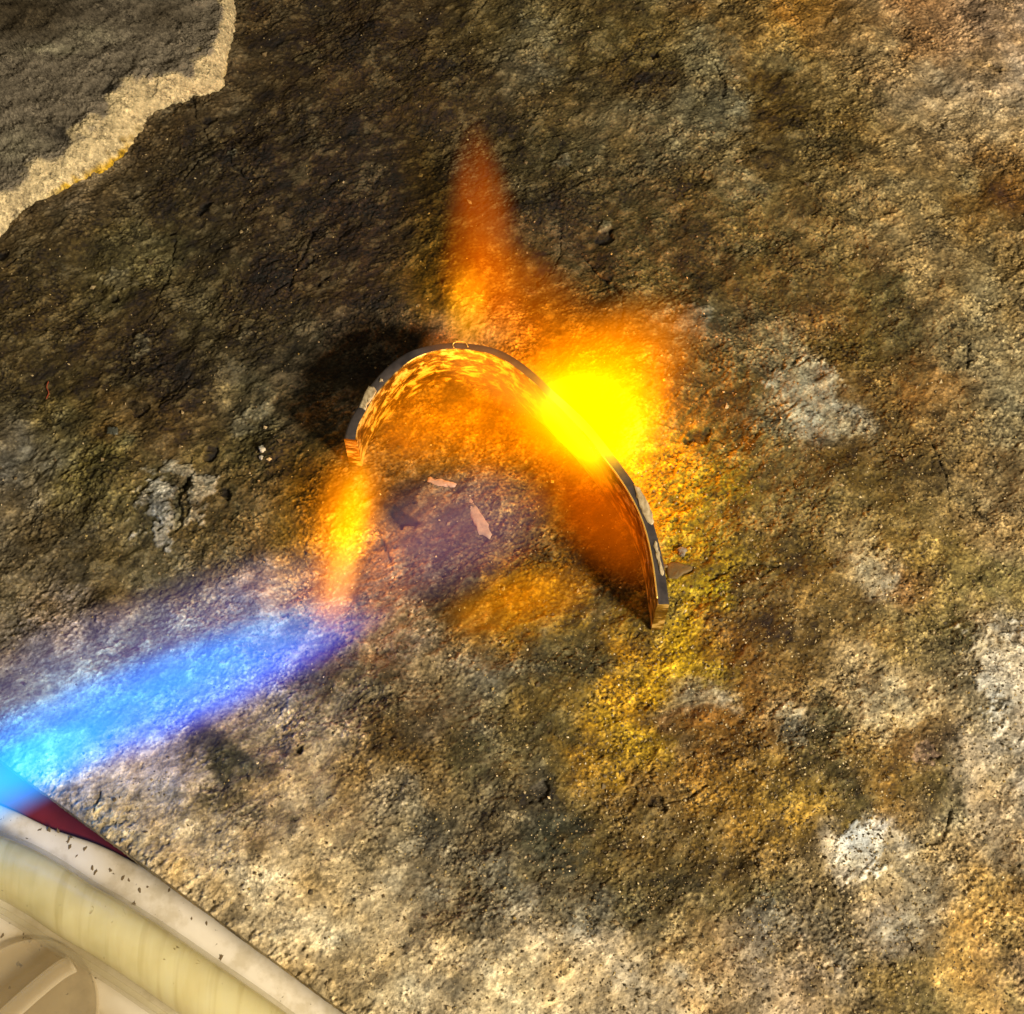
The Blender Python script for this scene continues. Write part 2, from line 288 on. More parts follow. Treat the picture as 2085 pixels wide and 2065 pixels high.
for pl in CK:
    P = np.array([at(*p)[:2] for p in pl]); lo = P.min(0)-40; hi = P.max(0)+40
    q = np.array([[lo[0], lo[1]], [lo[0], hi[1]], [hi[0], lo[1]], [hi[0], hi[1]]])-A0
    ui = (q@EU-U0)/STEP; vi = (q@EV-V0)/STEP
    sl = (slice(max(0, int(vi.min())), min(NV, int(vi.max()))), slice(max(0, int(ui.min())), min(NU, int(ui.max()))))
    x = XW[sl]+3*n_w1[sl]+1.4*n_gr[sl]; y = YW[sl]+3*n_w2[sl]+1.2*n_c2[sl]; d = np.full(x.shape, 1e9)
    for a, b in zip(P[:-1], P[1:]):
        ab = b-a; t = np.clip(((x-a[0])*ab[0]+(y-a[1])*ab[1])/(ab@ab), 0, 1)
        d = np.minimum(d, np.hypot(x-a[0]-t*ab[0], y-a[1]-t*ab[1]))
    CRK[sl] = np.maximum(CRK[sl], np.clip(1-d/(3.4+1.6*n_c3[sl]), 0, 1))
# fine natural crazing, only in patches
ridge = 1-np.clip(np.abs(n_c1)/.045, 0, 1)
CRK = np.maximum(CRK, ridge*sstep(.9, 1.7, n_c3+.35*n_w1)*.8)
# pits
rg = np.random.default_rng(11)
PIT = np.zeros((NV, NU), np.float32)
npit = 5200
pu = rg.integers(8, NU-8, npit); pv = rg.integers(8, NV-8, npit)
pale = ALB.mean(-1)
for i in range(npit):
    pr = pale[pv[i], pu[i]]
    if CRUST[pv[i], pu[i]] > .25 or rg.random() > .10+2.6*max(0, pr-.10): continue
    r = rg.uniform(2.6, 6.0)*(1 if rg.random() < .93 else 1.6); R = int(r*1.8/STEP)+1
    sl = (slice(max(0, pv[i]-R), pv[i]+R+1), slice(max(0, pu[i]-R), pu[i]+R+1))
    d = np.hypot((UG[sl]-uu[pu[i]]+2*n_gr[sl])*rg.uniform(.7, 1.3), VG[sl]-vv[pv[i]]+1.5*n_fine[sl])
    PIT[sl] = np.maximum(PIT[sl], sstep(0, .6, 1-d/r)*min(1, r/6))
# relief
tan_ = sstep(.17, .30, ALB.mean(-1))
RUF = ((.35+.65*sstep(-1.0, .9, n_c3+.3*n_c1))*(1-.5*tan_)).astype(np.float32)
terr = n_mid*.8+.35*n_c2
def terrace(x, n):
    y = x*n; f = np.floor(y); return (f+sstep(.30, .62, y-f))/n
grainmask = .55+.45*sstep(-1, 1.2, n_c3)
smooth = 1-.45*CRUST
HZ = (7*n_big + (1.9-1.0*tan_)*terrace(terr, 1.15) + .75*n_gr*RUF*smooth + .6*n_fine*RUF*smooth + RUF*smooth*(.30*n_s1+.15*n_s2) + HADD
      - 6*CRK - 3.4*PIT).astype(np.float32)
# colour of its own on top: mottling, dirt in pits and cracks, pale worn crests
tone = 1+.15*n_c2+.09*n_c1+.10*n_gr+.10*n_fine
flk = sstep(.78, .92, n_c1*.6+n_c2*.75)                       # pale chips of ash
flk2 = sstep(.95, 1.12, -n_c1*.7+n_mid*.7)                        # sooty chips
tone = np.clip(tone, .5, 1.6)*np.exp((.25+.75*RUF)*(1-.35*tan_)*(.16*n_s1+.26*n_s2+.10*n_fine)-.03); ALB *= np.clip(tone, .25, 2.6)[..., None]
ALB = ALB*(1-.62*flk[..., None])+(ALB*1.35+.05*np.array([1, .92, .66]))*.62*flk[..., None]
ALB *= (1-.34*flk2)[..., None]
hue = n_w1*.035
ALB *= np.stack([1+hue, 1+0*hue, 1-2*hue], -1)
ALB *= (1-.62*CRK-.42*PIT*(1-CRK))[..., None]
ALB = np.clip(ALB, .012, .85)
# worn rounded long edge at V = 0
edge = np.clip(1-(VG+5*n_c2+3*n_gr)/40, 0, 1)
HZ += -(13*edge**1.3)*(1+.12*n_c2)
gro = np.exp(-((VG-40+5*n_c2)/5)**2)*sstep(-.5, .8, n_c1); ALB *= (1-.25*gro)[..., None]; HZ -= 2.0*gro
TH = 150.0
def slab_z(x, y):
    i = np.array([x, y])-A0; u = int(round((i@EU-U0)/STEP)); v = int(round((i@EV-V0)/STEP))
    u = min(max(u, 0), NU-1); v = min(max(v, 0), NV-1); return float(HZ[v, u])

# dense inside the photographed patch, coarse beyond
CU, CV = (NU-1)//COARSE, (NV-1)//COARSE
cc_u = UG[COARSE//2::COARSE, COARSE//2::COARSE][:CV, :CU]; cc_v = VG[COARSE//2::COARSE, COARSE//2::COARSE][:CV, :CU]
cx = A0[0]+cc_u*EU[0]+cc_v*EV[0]; cyy = A0[1]+cc_u*EU[1]+cc_v*EV[1]
# back into the picture to see which cells it shows
rx, ry, rz = cx-CAM[0], cyy-CAM[1], -CAM[2]
yc = ry*ct+rz*st; zc = -ry*st+rz*ct
ix = CX+F*rx/(-zc); iy = CY-F*yc/(-zc)
dense = (ix > -40) & (ix < 2125) & (iy > -40) & (iy < 2105)
idx = np.arange(NV*NU).reshape(NV, NU)
dm = np.repeat(np.repeat(dense, COARSE, 0), COARSE, 1)
q = np.stack([idx[:-1, :-1], idx[:-1, 1:], idx[1:, 1:], idx[1:, :-1]], -1)[dm]
ci = idx[::COARSE, ::COARSE]
qc = np.stack([ci[:-1, :-1], ci[:-1, 1:], ci[1:, 1:], ci[1:, :-1]], -1)[~dense]
quads = np.concatenate([q, qc]).reshape(-1, 4)
bulge = 3.0*n_c2[0]+2.5*n_mid[0]
co = np.stack([XW, YW, HZ], -1).reshape(-1, 3)
col = np.concatenate([ALB, RUF[..., None]], -1).reshape(-1, 4)
# side rows under the long edge (grainy), plain sides elsewhere
SR = 16; extra = []; ecol = []; base_i = NV*NU
for j in range(1, SR+1):
    z = HZ[0]*(1-j/SR)-(TH)*(j/SR)
    nb = np.roll(bulge, 7*j)*.6 + 2*math.sin(j*1.3)
    d = np.abs(nb)*.4
    extra.append(np.stack([A0[0]+uu*EU[0]+d*EV[0], A0[1]+uu*EU[1]+d*EV[1], z], -1))
    ecol.append(np.concatenate([ALB[min(j, 8)]*.95, RUF[0][:, None]], -1))
rows = np.concatenate([idx[0][None], base_i+np.arange(SR*NU).reshape(SR, NU)])
qs = np.stack([rows[:-1, 1:], rows[:-1, :-1], rows[1:, :-1], rows[1:, 1:]], -1).reshape(-1, 4)
co = np.concatenate([co]+extra); col = np.concatenate([col]+ecol)
lowb = len(co)
rim = [idx[-1, ::COARSE], idx[::COARSE, 0], idx[::COARSE, -1]]
qx = []
for r_ in rim:
    c2 = co[r_].copy(); c2[:, 2] = -TH; n0 = len(co); co = np.concatenate([co, c2]); col = np.concatenate([col, col[r_]])
    k = n0+np.arange(len(r_)); qx.append(np.stack([r_[:-1], r_[1:], k[1:], k[:-1]], -1))
quads = np.concatenate([quads, qs]+qx)
used = np.zeros(len(co), bool); used[quads.ravel()] = True
remap = np.cumsum(used)-1; quads = remap[quads].astype(np.int32); co = co[used]; col = col[used]
# ------------------------------------------------------------------ slab
m = N('fired_clay')
atn = m.n('ShaderNodeAttribute', _attribute_name='lit_stain'); att = atn.outputs['Color']; ruf = atn.outputs['Alpha']
oc = m.coord()
f1 = m.noise(oc, 3800, 3, .7); f2 = m.noise(oc, 1500, 4, .65)
wv = m.n('ShaderNodeVectorMath', _operation='ADD', i0=oc, i1=m.n('ShaderNodeVectorMath', _operation='SCALE', i0=m.n('ShaderNodeTexNoise', Vector=oc, Scale=1500.0, Detail=2.0).outputs['Color'], Scale=.0006).outputs[0]).outputs[0]
vn = m.n('ShaderNodeTexVoronoi', Vector=wv, Scale=1450.0); vm = m.n('ShaderNodeTexVoronoi', Vector=wv, Scale=2700.0)
v = vn.outputs['Color']
msk = m.math('MULTIPLY', m.ramp(m.noise(oc, 210, 5, .65), [(.40, (.25,)*3), (.60, (1,)*3)]), m.math('ADD', m.math('MULTIPLY', ruf, .7), .3))
sp = m.math('MULTIPLY', m.math('SUBTRACT', m.n('ShaderNodeSeparateColor', Color=v).outputs[0], .5), 1.0)
sp2 = m.math('MULTIPLY', m.math('SUBTRACT', m.n('ShaderNodeSeparateColor', Color=vm.outputs['Color']).outputs[0], .5), .65)
dk = m.math('MULTIPLY', m.math('SUBTRACT', .38, m.math('ADD', m.math('MULTIPLY', vn.outputs['Distance'], .7), m.math('MULTIPLY', vm.outputs['Distance'], .35))), .8)
sp = m.math('MULTIPLY', m.math('ADD', m.math('ADD', sp, sp2), dk), msk)
g = m.math('MAXIMUM', m.math('ADD', m.math('ADD', m.math('MULTIPLY', f1, .9), m.math('MULTIPLY', f2, .8)), m.math('ADD', sp, .15)), .12)
cc = m.n('ShaderNodeVectorMath', _operation='SCALE', i0=att, Scale=g).outputs[0]
hgt = m.math('ADD', m.math('ADD', f1, m.math('MULTIPLY', f2, .6)), m.math('MULTIPLY', m.math('MULTIPLY', vn.outputs['Distance'], -1.5), msk))
ro = m.ramp(f2, [(.35, (.62,)*3), (.62, (.95,)*3)])
bs = m.n('ShaderNodeBsdfPrincipled', Base__Color=cc, Roughness=ro, Normal=m.bump(hgt, 1.0, .00019))
bs.inputs['Specular IOR Level'].default_value = .2
MSTONE = m.surf(bs)

me = bpy.data.meshes.new('firebrick_slab')
me.vertices.add(len(co)); me.vertices.foreach_set('co', (co*S).astype(np.float32).ravel())
nf = len(quads); me.loops.add(nf*4); me.loops.foreach_set('vertex_index', quads.ravel())
me.polygons.add(nf); me.polygons.foreach_set('loop_start', np.arange(0, nf*4, 4, dtype=np.int32))
me.polygons.foreach_set('use_smooth', np.ones(nf, bool))
me.update(calc_edges=True)
ca = me.color_attributes.new('lit_stain', 'FLOAT_COLOR', 'POINT')
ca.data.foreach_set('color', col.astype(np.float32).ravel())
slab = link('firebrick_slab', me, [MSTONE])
tag(slab, 'large pitted tan firebrick slab with soot, rust and yellow stains under the metal band', 'firebrick')

# mineral grains and glassy flux crumbs stuck on the slab
def grains(name, n, smin, smax, mat, prob, seed):
    rg = np.random.default_rng(seed); V = []; Fc = []
    octa = np.array([[1, 0, 0], [-1, 0, 0], [0, 1, 0], [0, -1, 0], [0, 0, 1], [0, 0, -1]], float)
    of = np.array([[0, 2, 4], [2, 1, 4], [1, 3, 4], [3, 0, 4], [2, 0, 5], [1, 2, 5], [3, 1, 5], [0, 3, 5]])
    k = 0
    while k < n:
        x, y = rg.uniform(-20, 2105), rg.uniform(-20, 2105)
        if rg.random() > prob(x, y): continue
        p = at(x, y); i = p[:2]-A0
        if i@EV < 10: continue
        s = rg.uniform(smin, smax)*(rg.random()**1.5+.35)
        R = np.linalg.qr(rg.standard_normal((3, 3)))[0]
        vs = octa*(s*rg.uniform(.5, 1.25, 3)); vs = vs*rg.uniform(.75, 1.2, (6, 1))
        vs = vs@R.T; vs[:, 2] *= .7
        V.append(vs+[p[0], p[1], slab_z(p[0], p[1])+s*.15]); Fc.append(of+6*k); k += 1
    o = link(name, mesh_from(np.concatenate(V)*S, np.concatenate(Fc).tolist(), False), [mat], slab)
    return tag(o, kind='stuff')
m = N('mica_glint')
r_ = m.n('ShaderNodeNewGeometry').outputs['Random Per Island']
c = m.ramp(r_, [(0, (.26, .18, .05)), (.6, (.42, .33, .14)), (1, (.70, .60, .40))])
MGL = m.surf(m.n('ShaderNodeBsdfPrincipled', Base__Color=c, Roughness=.3, IOR=1.5))
m = N('grit')
r_ = m.n('ShaderNodeNewGeometry').outputs['Random Per Island']
c = m.ramp(r_, [(0, (.03, .024, .012)), (.4, (.10, .07, .03)), (.8, (.24, .18, .09)), (1, (.42, .34, .20))])
MGR = m.surf(m.n('ShaderNodeBsdfPrincipled', Base__Color=c, Roughness=.75))
def pr_gl(x, y):
    k = .04
    k += .9*math.exp(-((x-1600)/420)**2-((y-1640)/420)**2)+.5*math.exp(-((x-1900)/260)**2-((y-1100)/300)**2)
    k += .25*math.exp(-((x-1000)/300)**2-((y-1700)/250)**2)+.35*math.exp(-((x-1450)/200)**2-((y-1050)/250)**2)
    return min(1, k)
grains('glassy_grain', 4200, 1.2, 3.0, MGL, pr_gl, 21)
grains('grit', 22000, 1.2, 3.3, MGR, lambda x, y: .04+.8*pr_gl(x, y)+.25*min(1, max(0, (x+y-1500)/2000)), 22)

grains('ash_crumb', 520, 3.0, 7.5, MGR, lambda x, y: .5+.3*pr_gl(x, y), 23)

# ------------------------------------------------------------------ broken slab, top left
outl = [(478,-60),(476,0),(481,30),(479,62),(473,88),(474,104),(466,126),(468,140),(459,158),(459,170),(444,187),(420,195),(394,197),(385,203),(375,209),(355,213),(336,220),(320,230),(298,240),(292,262),(279,272),(272,290),(258,304),(240,324),(222,338),(204,350),(178,364),(150,378),(118,399),(88,414),(60,430),(34,450),(0,482),(-60,520)]
innr = [(440,-60),(446,0),(450,24),(444,60),(438,84),(430,100),(420,112),(400,124),(385,140),(360,152),(330,158),(300,157),(276,160),(258,166),(236,180),(215,200),(196,214),(184,222),(176,238),(170,256),(148,276),(130,296),(112,310),(96,318),(80,322),(66,340),(48,356),(36,366),(20,380),(8,388),(0,394),(-6,400),(-20,410),(-70,440)]
def resample(P, n):
    P = np.array(P, float); d = np.r_[0, np.cumsum(np.linalg.norm(np.diff(P, axis=0), axis=1))]
    t = np.linspace(0, d[-1], n); return np.stack([np.interp(t, d, P[:, k]) for k in range(P.shape[1])], -1)
NB = 620; TZ = 62.0
O = resample([at(*p, 2)[:2] for p in outl], NB); I = resample([at(*p, TZ)[:2] for p in innr], NB)
rgf = np.random.default_rng(31)
def smooth_noise(n, wl, seed):
    r = np.random.default_rng(seed).standard_normal(n+8*wl); k = np.hanning(wl*2+1); k /= np.sqrt((k**2).sum())
    return np.convolve(r, k, 'same')[4*wl:4*wl+n]
jag = 2.6*smooth_noise(NB, 9, 1)+1.3*smooth_noise(NB, 3, 2)
nrm = np.stack([-(np.gradient(O[:, 1])), np.gradient(O[:, 0])], -1); nrm /= np.linalg.norm(nrm, axis=1)[:, None]
# rings: buried bottom, lip, bevel rows, top rows that run to the far corner
far = at(-420, -420, TZ)[:2]
def fld(X, Y, wl, seed, ang=GA, an=1.5, K=46):
    rg = np.random.default_rng(seed); out = 0
    for _ in range(K):
        a = rg.uniform(0, 2*math.pi); k = 2*math.pi/wl*rg.uniform(.6, 1.6)
        kx, ky = k*math.cos(a), k*math.sin(a)*an
        kx, ky = kx*math.cos(ang)-ky*math.sin(ang), kx*math.sin(ang)+ky*math.cos(ang)
        out = out+np.cos(kx*X+ky*Y+rg.uniform(0, 6.3))
    return out/math.sqrt(K/2)
rowsP = []; kinds = []
rowsP.append(np.c_[O+nrm*0, np.full(NB, -12.)]); kinds.append(0)
nbv = 34; ntp = 190
for j in range(nbv+1):
    t = j/nbv
    xy = (O+nrm*0)*(1-t)+I*t
    und = 1-(1-t)**2.4
    rowsP.append(np.c_[xy, np.full(NB, 3+(TZ-3)*(.35*t+.65*und))]); kinds.append(1)
for j in range(1, ntp+1):
    t = (j/ntp)**1.35
    rowsP.append(np.c_[I*(1-t)+far*t, np.full(NB, TZ)]); kinds.append(2)
G = np.array(rowsP); kinds = np.array(kinds)
gx, gy = G[..., 0], G[..., 1]
h1, h2, h3, h4 = fld(gx, gy, 110, 3), fld(gx, gy, 38, 4), fld(gx, gy, 15, 5), fld(gx, gy, 8, 6)
h5 = fld(gx, gy, 5.5, 16)
G[1:, :, 2] += (2.4*h1+1.0*h2+.75*h3+.7*h4+.5*h5)[1:]*np.clip(np.arange(len(G)-1)/4, 0, 1)[:, None]
wob = np.clip(1-np.abs(np.arange(len(G))-1)/8, 0, 1)[:, None, None]
G[..., :2] += (jag[:, None]*nrm)[None]*wob*.9
rowi = np.arange(len(G))[:, None]+4.5*fld(gx, gy, 90, 8)+2.5*h2
bev = 1-sstep(nbv-9, nbv+4, rowi)
cream = lin((186, 162, 118))/KEYCOL; grey = lin((112, 99, 80))/KEYCOL; dark = lin((66, 55, 38))/KEYCOL; yel = lin((190, 146, 34))/KEYCOL; blk = lin((38, 34, 28))/KEYCOL
def patch(x, y, rx, ry, z=TZ):
    p = at(x, y, z); return np.exp(-((gx+8*h1-p[0])/rx)**2-((gy+6*h2-p[1])/ry)**2)
top = np.ones(gx.shape+(3,))*grey
pd = np.clip(1.2*patch(40, 30, 170, 90)+.7*patch(330, 30, 70, 50), 0, 1)[..., None]; top = top*(1-pd)+dark*pd
pw = np.clip(.6*patch(100, 100, 70, 20)+.5*patch(30, 300, 60, 50)+.4*patch(190, 70, 60, 30), 0, 1)[..., None]; top = top*(1-pw)+lin((150, 138, 108))/KEYCOL*pw
pk = np.clip(1.4*patch(220, 180, 30, 16)+1.3*patch(125, 275, 34, 22)+.6*patch(240, 150, 20, 16)+.5*patch(40, 340, 40, 24), 0, 1)[..., None]; top = top*(1-pk*.85)+blk*pk*.85
side = np.ones(gx.shape+(3,))*cream
low = (1-sstep(1, 7, np.arange(len(G))[:, None]+1.3*h2))
py = np.clip(low*(patch(230, 335, 90, 70, 5)*1.2+patch(150, 385, 50, 40, 5)*.9+patch(455, 130, 40, 50, 5)*.4), 0, 1)[..., None]
side = side*(1-py)+yel*py
fc = side*bev[..., None]+top*(1-bev[..., None])
fc *= (1+.10*h2+.10*h3+.06*h1+.08*h4+.08*h5)[..., None]; fc = np.clip(fc, .012, .8)
nr = len(G); gi = np.arange(nr*NB).reshape(nr, NB)
fq = np.stack([gi[:-1, :-1], gi[:-1, 1:], gi[1:, 1:], gi[1:, :-1]], -1).reshape(-1, 4)
me = bpy.data.meshes.new('frag'); me.from_pydata((G.reshape(-1, 3)*S).tolist(), [], fq.tolist())
me.polygons.foreach_set('use_smooth', np.ones(len(fq), bool)); me.update()
ca = me.color_attributes.new('lit_stain', 'FLOAT_COLOR', 'POINT')
ca.data.foreach_set('color', np.concatenate([fc.reshape(-1, 3), np.full((nr*NB, 1), .75)], 1).astype(np.float32).ravel())
bmf = bmesh.new(); bmf.from_mesh(me); bmesh.ops.recalc_face_normals(bmf, faces=bmf.faces)
if sum(f.normal.z for f in bmf.faces) < 0: bmesh.ops.reverse_faces(bmf, faces=bmf.faces)
bmf.to_mesh(me); bmf.free()
frag = link('broken_brick_slab', me, [MSTONE])
tag(frag, 'grey brown slab of brick with a chipped cream edge lying at upper left', 'brick fragment')

# ------------------------------------------------------------------ red bench, white tray
def rock_sheet(name, z, x0, x1, y0, y1, mat):
    o = link(name, mesh_from([(x0*S, y0*S, z*S), (x1*S, y0*S, z*S), (x1*S, y1*S, z*S), (x0*S, y1*S, z*S)], [(0, 1, 2, 3)], False), [mat])
    return o
m = N('red_paint'); oc = m.coord()
c = m.ramp(m.noise(oc, 300, 4), [(.3, (.12, .006, .006)), (.7, (.16, .008, .010))])
MRED = m.surf(m.n('ShaderNodeBsdfPrincipled', Base__Color=c, Roughness=.5))
red = tag(rock_sheet('bench_top', -TH-24, -9000, 9000, -9000, 9000, MRED), kind='structure')

m = N('white_enamel'); oc = m.coord()
dirt = m.ramp(m.noise(oc, 130, 6, .65), [(.36, (.60, .55, .44)), (.50, (.76, .72, .64)), (.7, (.80, .77, .70))])
blob = m.ramp(m.noise(oc, 24, 3, .5), [(.40, (.52, .45, .30)), (.56, (1, 1, 1))])
dirt = m.mix(.8, dirt, blob, 'MULTIPLY')
specks = m.ramp(m.noise(oc, 760, 3, .6, .6), [(.275, (.16, .12, .06)), (.315, (1, 1, 1))])
pgr = at(30, 1965, -TH-2)
dd = m.math('MULTIPLY', m.n('ShaderNodeVectorMath', _operation='DISTANCE', i0=oc, i1=tuple(pgr*S)).outputs['Value'], 1/.0175)
grime = m.ramp(m.math('ADD', dd, m.math('MULTIPLY', m.noise(oc, 110, 5), .5)), [(.55, (.62, .55, .42)), (1.2, (1, 1, 1))])
dirt = m.mix(1.0, dirt, grime, 'MULTIPLY')
c = m.mix(1.0, dirt, specks, 'MULTIPLY')
MWH = m.surf(m.n('ShaderNodeBsdfPrincipled', Base__Color=c, Roughness=.28, Normal=m.bump(m.noise(oc, 160, 3), .2, .0003)))
ZT = -TH-2
rimp = [(-420,1500),(-200,1560),(-80,1605),(0,1637),(40,1654),(76,1672),(112,1688),(151,1701),(190,1714),(227,1730),(256,1745),(282,1758),(345,1782),(430,1820),(560,1890),(740,2010),(900,2160),(1000,2400)]
def catmull(P, n):
    P = np.array(P, float); P = np.vstack([2*P[0]-P[1], P, 2*P[-1]-P[-2]]); out = []
    segs = len(P)-3
    for i in range(n):
        t = i/(n-1)*segs; k = min(int(t), segs-1); t -= k
        p0, p1, p2, p3 = P[k:k+4]
        out.append(.5*((2*p1)+(-p0+p2)*t+(2*p0-5*p1+4*p2-p3)*t*t+(-p0+3*p1-3*p2+p3)*t**3))
    return np.array(out)
R = catmull([at(*p, ZT)[:2] for p in rimp], 160)
# carry the tray on under the slab so that the slab rests on it
nr2 = np.stack([-np.gradient(R[:, 1]), np.gradient(R[:, 0])], -1); nr2 /= np.linalg.norm(nr2, axis=1)[:, None]
if nr2[80] @ np.array([1, 1]) < 0: nr2 = -nr2        # points outward (up right)
prof = [(0, -21), (4, -20), (7, -17), (7, -6), (5, -3), (1, -1), (-4, 0)]
rws = [np.c_[R+nr2*(a-8), np.full(len(R), ZT+b)] for a, b in prof]
inn = np.array([-1400., -1500.])
for t in (.25, .5, .75, 1.0): rws.append(np.c_[(R-nr2*12)*(1-t)+inn*t, np.full(len(R), ZT)])
T = np.array(rws); k = T.shape[1]; gi = np.arange(T.shape[0]*k).reshape(T.shape[0], k)
fq = np.stack([gi[:-1, :-1], gi[:-1, 1:], gi[1:, 1:], gi[1:, :-1]], -1).reshape(-1, 4)
me = mesh_from(T.reshape(-1, 3)*S, fq.tolist())
tray = link('enamel_tray', me, [MWH]); bmf = bmesh.new(); bmf.from_mesh(me)
if sum(f.normal.z*f.calc_area() for f in bmf.faces) < 0: bmesh.ops.reverse_faces(bmf, faces=bmf.faces)
bmf.to_mesh(me); bmf.free()
tag(tray, 'glossy dirty white enamel tray with curved rim beneath the yellowed hose', 'tray')
m = N('dried_dirt'); MDIRT = m.surf(m.n('ShaderNodeBsdfPrincipled', Base__Color=(.14, .10, .05, 1), Roughness=.8))
V = []; Fc = []; rg = np.random.default_rng(5)
for (x, y) in [(99,1689),(118,1692),(139,1712),(142,1724),(156,1743),(173,1728),(188,1768),(195,1774),(225,1772),(250,1786),(285,1812),(300,1806),(345,1812),(48,1902),(62,1915),(80,1934),(84,1926),(20,1880),(5,1905),(36,1962),(272,1840),(262,1792),(420,1880),(450,1950),(390,1870),(20,2010),(448,1946)]:
    n = 9; p = at(x, y, ZT); a0 = len(V); rr = rg.uniform(1.5, 4.5); el = rg.uniform(1, 2.3); th = rg.uniform(.9, 2.0)
    V.append((p[0], p[1], ZT+1.2))
    for i in range(n):
        a = i/n*6.283; r = rr*rg.uniform(.45, 1.3); dx, dy = r*el*math.cos(a), r*math.sin(a)
        V.append((p[0]+dx*math.cos(th)-dy*math.sin(th), p[1]+dx*math.sin(th)+dy*math.cos(th), ZT+.25))
    Fc += [(a0, a0+1+i, a0+1+(i+1) % n) for i in range(n)]
tag(link('dirt_speck', mesh_from(np.array(V)*S, Fc), [MDIRT], tray), kind='stuff')
# a hairline scratch and a stray hair
def tube(path, rad, seg=12, cap=True, flat=1.0):
    P = np.array(path, float); n = len(P); Tn = np.gradient(P, axis=0); Tn /= np.linalg.norm(Tn, axis=1)[:, None]
    rad = np.broadcast_to(rad, (n,)); V = []
    for i in range(n):
        a = np.cross(Tn[i], [0, 0, 1.]);  a = a/np.linalg.norm(a) if np.linalg.norm(a) > 1e-4 else np.array([1., 0, 0])
        b = np.cross(a, Tn[i])
        for j in range(seg):
            t = j/seg*2*math.pi; V.append(P[i]+rad[i]*(math.cos(t)*a+flat*math.sin(t)*b))
    Fq = [(i*seg+j, i*seg+(j+1) % seg, (i+1)*seg+(j+1) % seg, (i+1)*seg+j) for i in range(n-1) for j in range(seg)]
    if cap: Fq += [tuple(range(seg))[::-1], tuple((n-1)*seg+j for j in range(seg))]
    return np.array(V)*S, [f for f in Fq]
# ------------------------------------------------------------------ clear hose
m = N('yellowed_vinyl'); oc = m.coord('Object')
st_ = m.noise(m.n('ShaderNodeMapping', Vector=oc, Rotation=(0, 0, math.radians(35)), Scale=(190, 35, 50)).outputs[0], 1.0, 4, .6)
c = m.ramp(st_, [(.25, (.86, .78, .44)), (.5, (.97, .92, .60)), (.8, (.99, .97, .72))])
cl = m.ramp(m.noise(oc, 55, 4), [(.36, (.66, .64, .52)), (.55, (1, 1, 1))])
rg_ = m.noise(m.n('ShaderNodeMapping', Vector=oc, Rotation=(0, 0, math.radians(35)), Scale=(420, 12, 40)).outputs[0], 1.0, 3, .5)
c = m.mix(.8, m.mix(.6, c, m.ramp(rg_, [(.30, (.72, .68, .55)), (.42, (1, 1, 1))]), 'MULTIPLY'), cl, 'MULTIPLY')
fl = m.ramp(m.noise(oc, 500, 3, .6, 1.0), [(.27, (.35, .3, .2)), (.31, (1, 1, 1))]); c = m.mix(1, c, fl, 'MULTIPLY')
b = m.n('ShaderNodeBsdfPrincipled', Base__Color=c, Roughness=.38)
b.inputs['Subsurface Weight'].default_value = .3; b.inputs['Subsurface Radius'].default_value = (.006, .005, .0025); b.inputs['Subsurface Scale'].default_value = 1.0
b.inputs['Coat Weight'].default_value = .6; b.inputs['Coat Roughness'].default_value = .12
t_ = m.n('ShaderNodeBsdfTransparent', Color=(1.0, .96, .74, 1))
tl = m.n('ShaderNodeBsdfTranslucent', Color=c); bm_ = m.n('ShaderNodeMixShader', i0=.12, i1=b.outputs[0], i2=tl.outputs[0])
MCORE = m.surf(m.n('ShaderNodeMixShader', i0=.74, i1=t_.outputs[0], i2=bm_.outputs[0]))
m = N('clear_vinyl'); oc = m.coord('Object')
tr = m.n('ShaderNodeBsdfTransparent', Color=(.99, .985, .95, 1))
gl = m.n('ShaderNodeBsdfPrincipled', Base__Color=(.74, .70, .56, 1), Roughness=.18, Normal=m.bump(m.noise(oc, 140, 3), .3, .0004))
fr = m.n('ShaderNodeLayerWeight', Blend=.30).outputs['Facing']
fac = m.math('ADD', m.math('MULTIPLY', m.math('POWER', fr, 2.2), .45), m.math('MULTIPLY', m.noise(oc, 90, 4), .12), clamp=True)
MCLR = m.surf(m.n('ShaderNodeMixShader', i0=fac, i1=tr.outputs[0], i2=gl.outputs[0]))
hz = ZT+72
up = [(-160,1640),(0,1700),(76,1728),(151,1772),(252,1832),(353,1908),(454,1988),(565,2066),(680,2150)]
lo = [(-160,1800),(0,1855),(76,1905),(140,1953),(176,1972),(252,2010),(353,2070),(440,2130),(560,2220)]
ctr = [at((a+c_)/2, (b_+d)/2, hz) for (a, b_), (c_, d) in zip(up, lo)]
hose = empty('vinyl_hose', (ctr[4][0], ctr[4][1], ZT), 'thick clear yellowed plastic hose running diagonally over the white tray', 'hose')
org = np.array([ctr[4][0], ctr[4][1], ZT])
P = catmull(np.array(ctr)-org, 90)
nx = np.cross(np.gradient(P, axis=0), [0, 0, 1.]); nx /= np.linalg.norm(nx, axis=1)[:, None]
if nx[40] @ np.array([-1, -1, 0]) < 0: nx = -nx
v, f = tube(P, 70, 48); link('outer_wall', mesh_from(v, f), [MCLR], hose)
v, f = tube(P-nx*10+np.array([0, 0, -3]), 52, 40); link('inner_lining', mesh_from(v, f), [MCORE], hose)
v, f = tube(P+nx*58+np.array([0, 0, -12]), 5.5, 10); link('moulded_rib', mesh_from(v, f), [MCLR], hose)

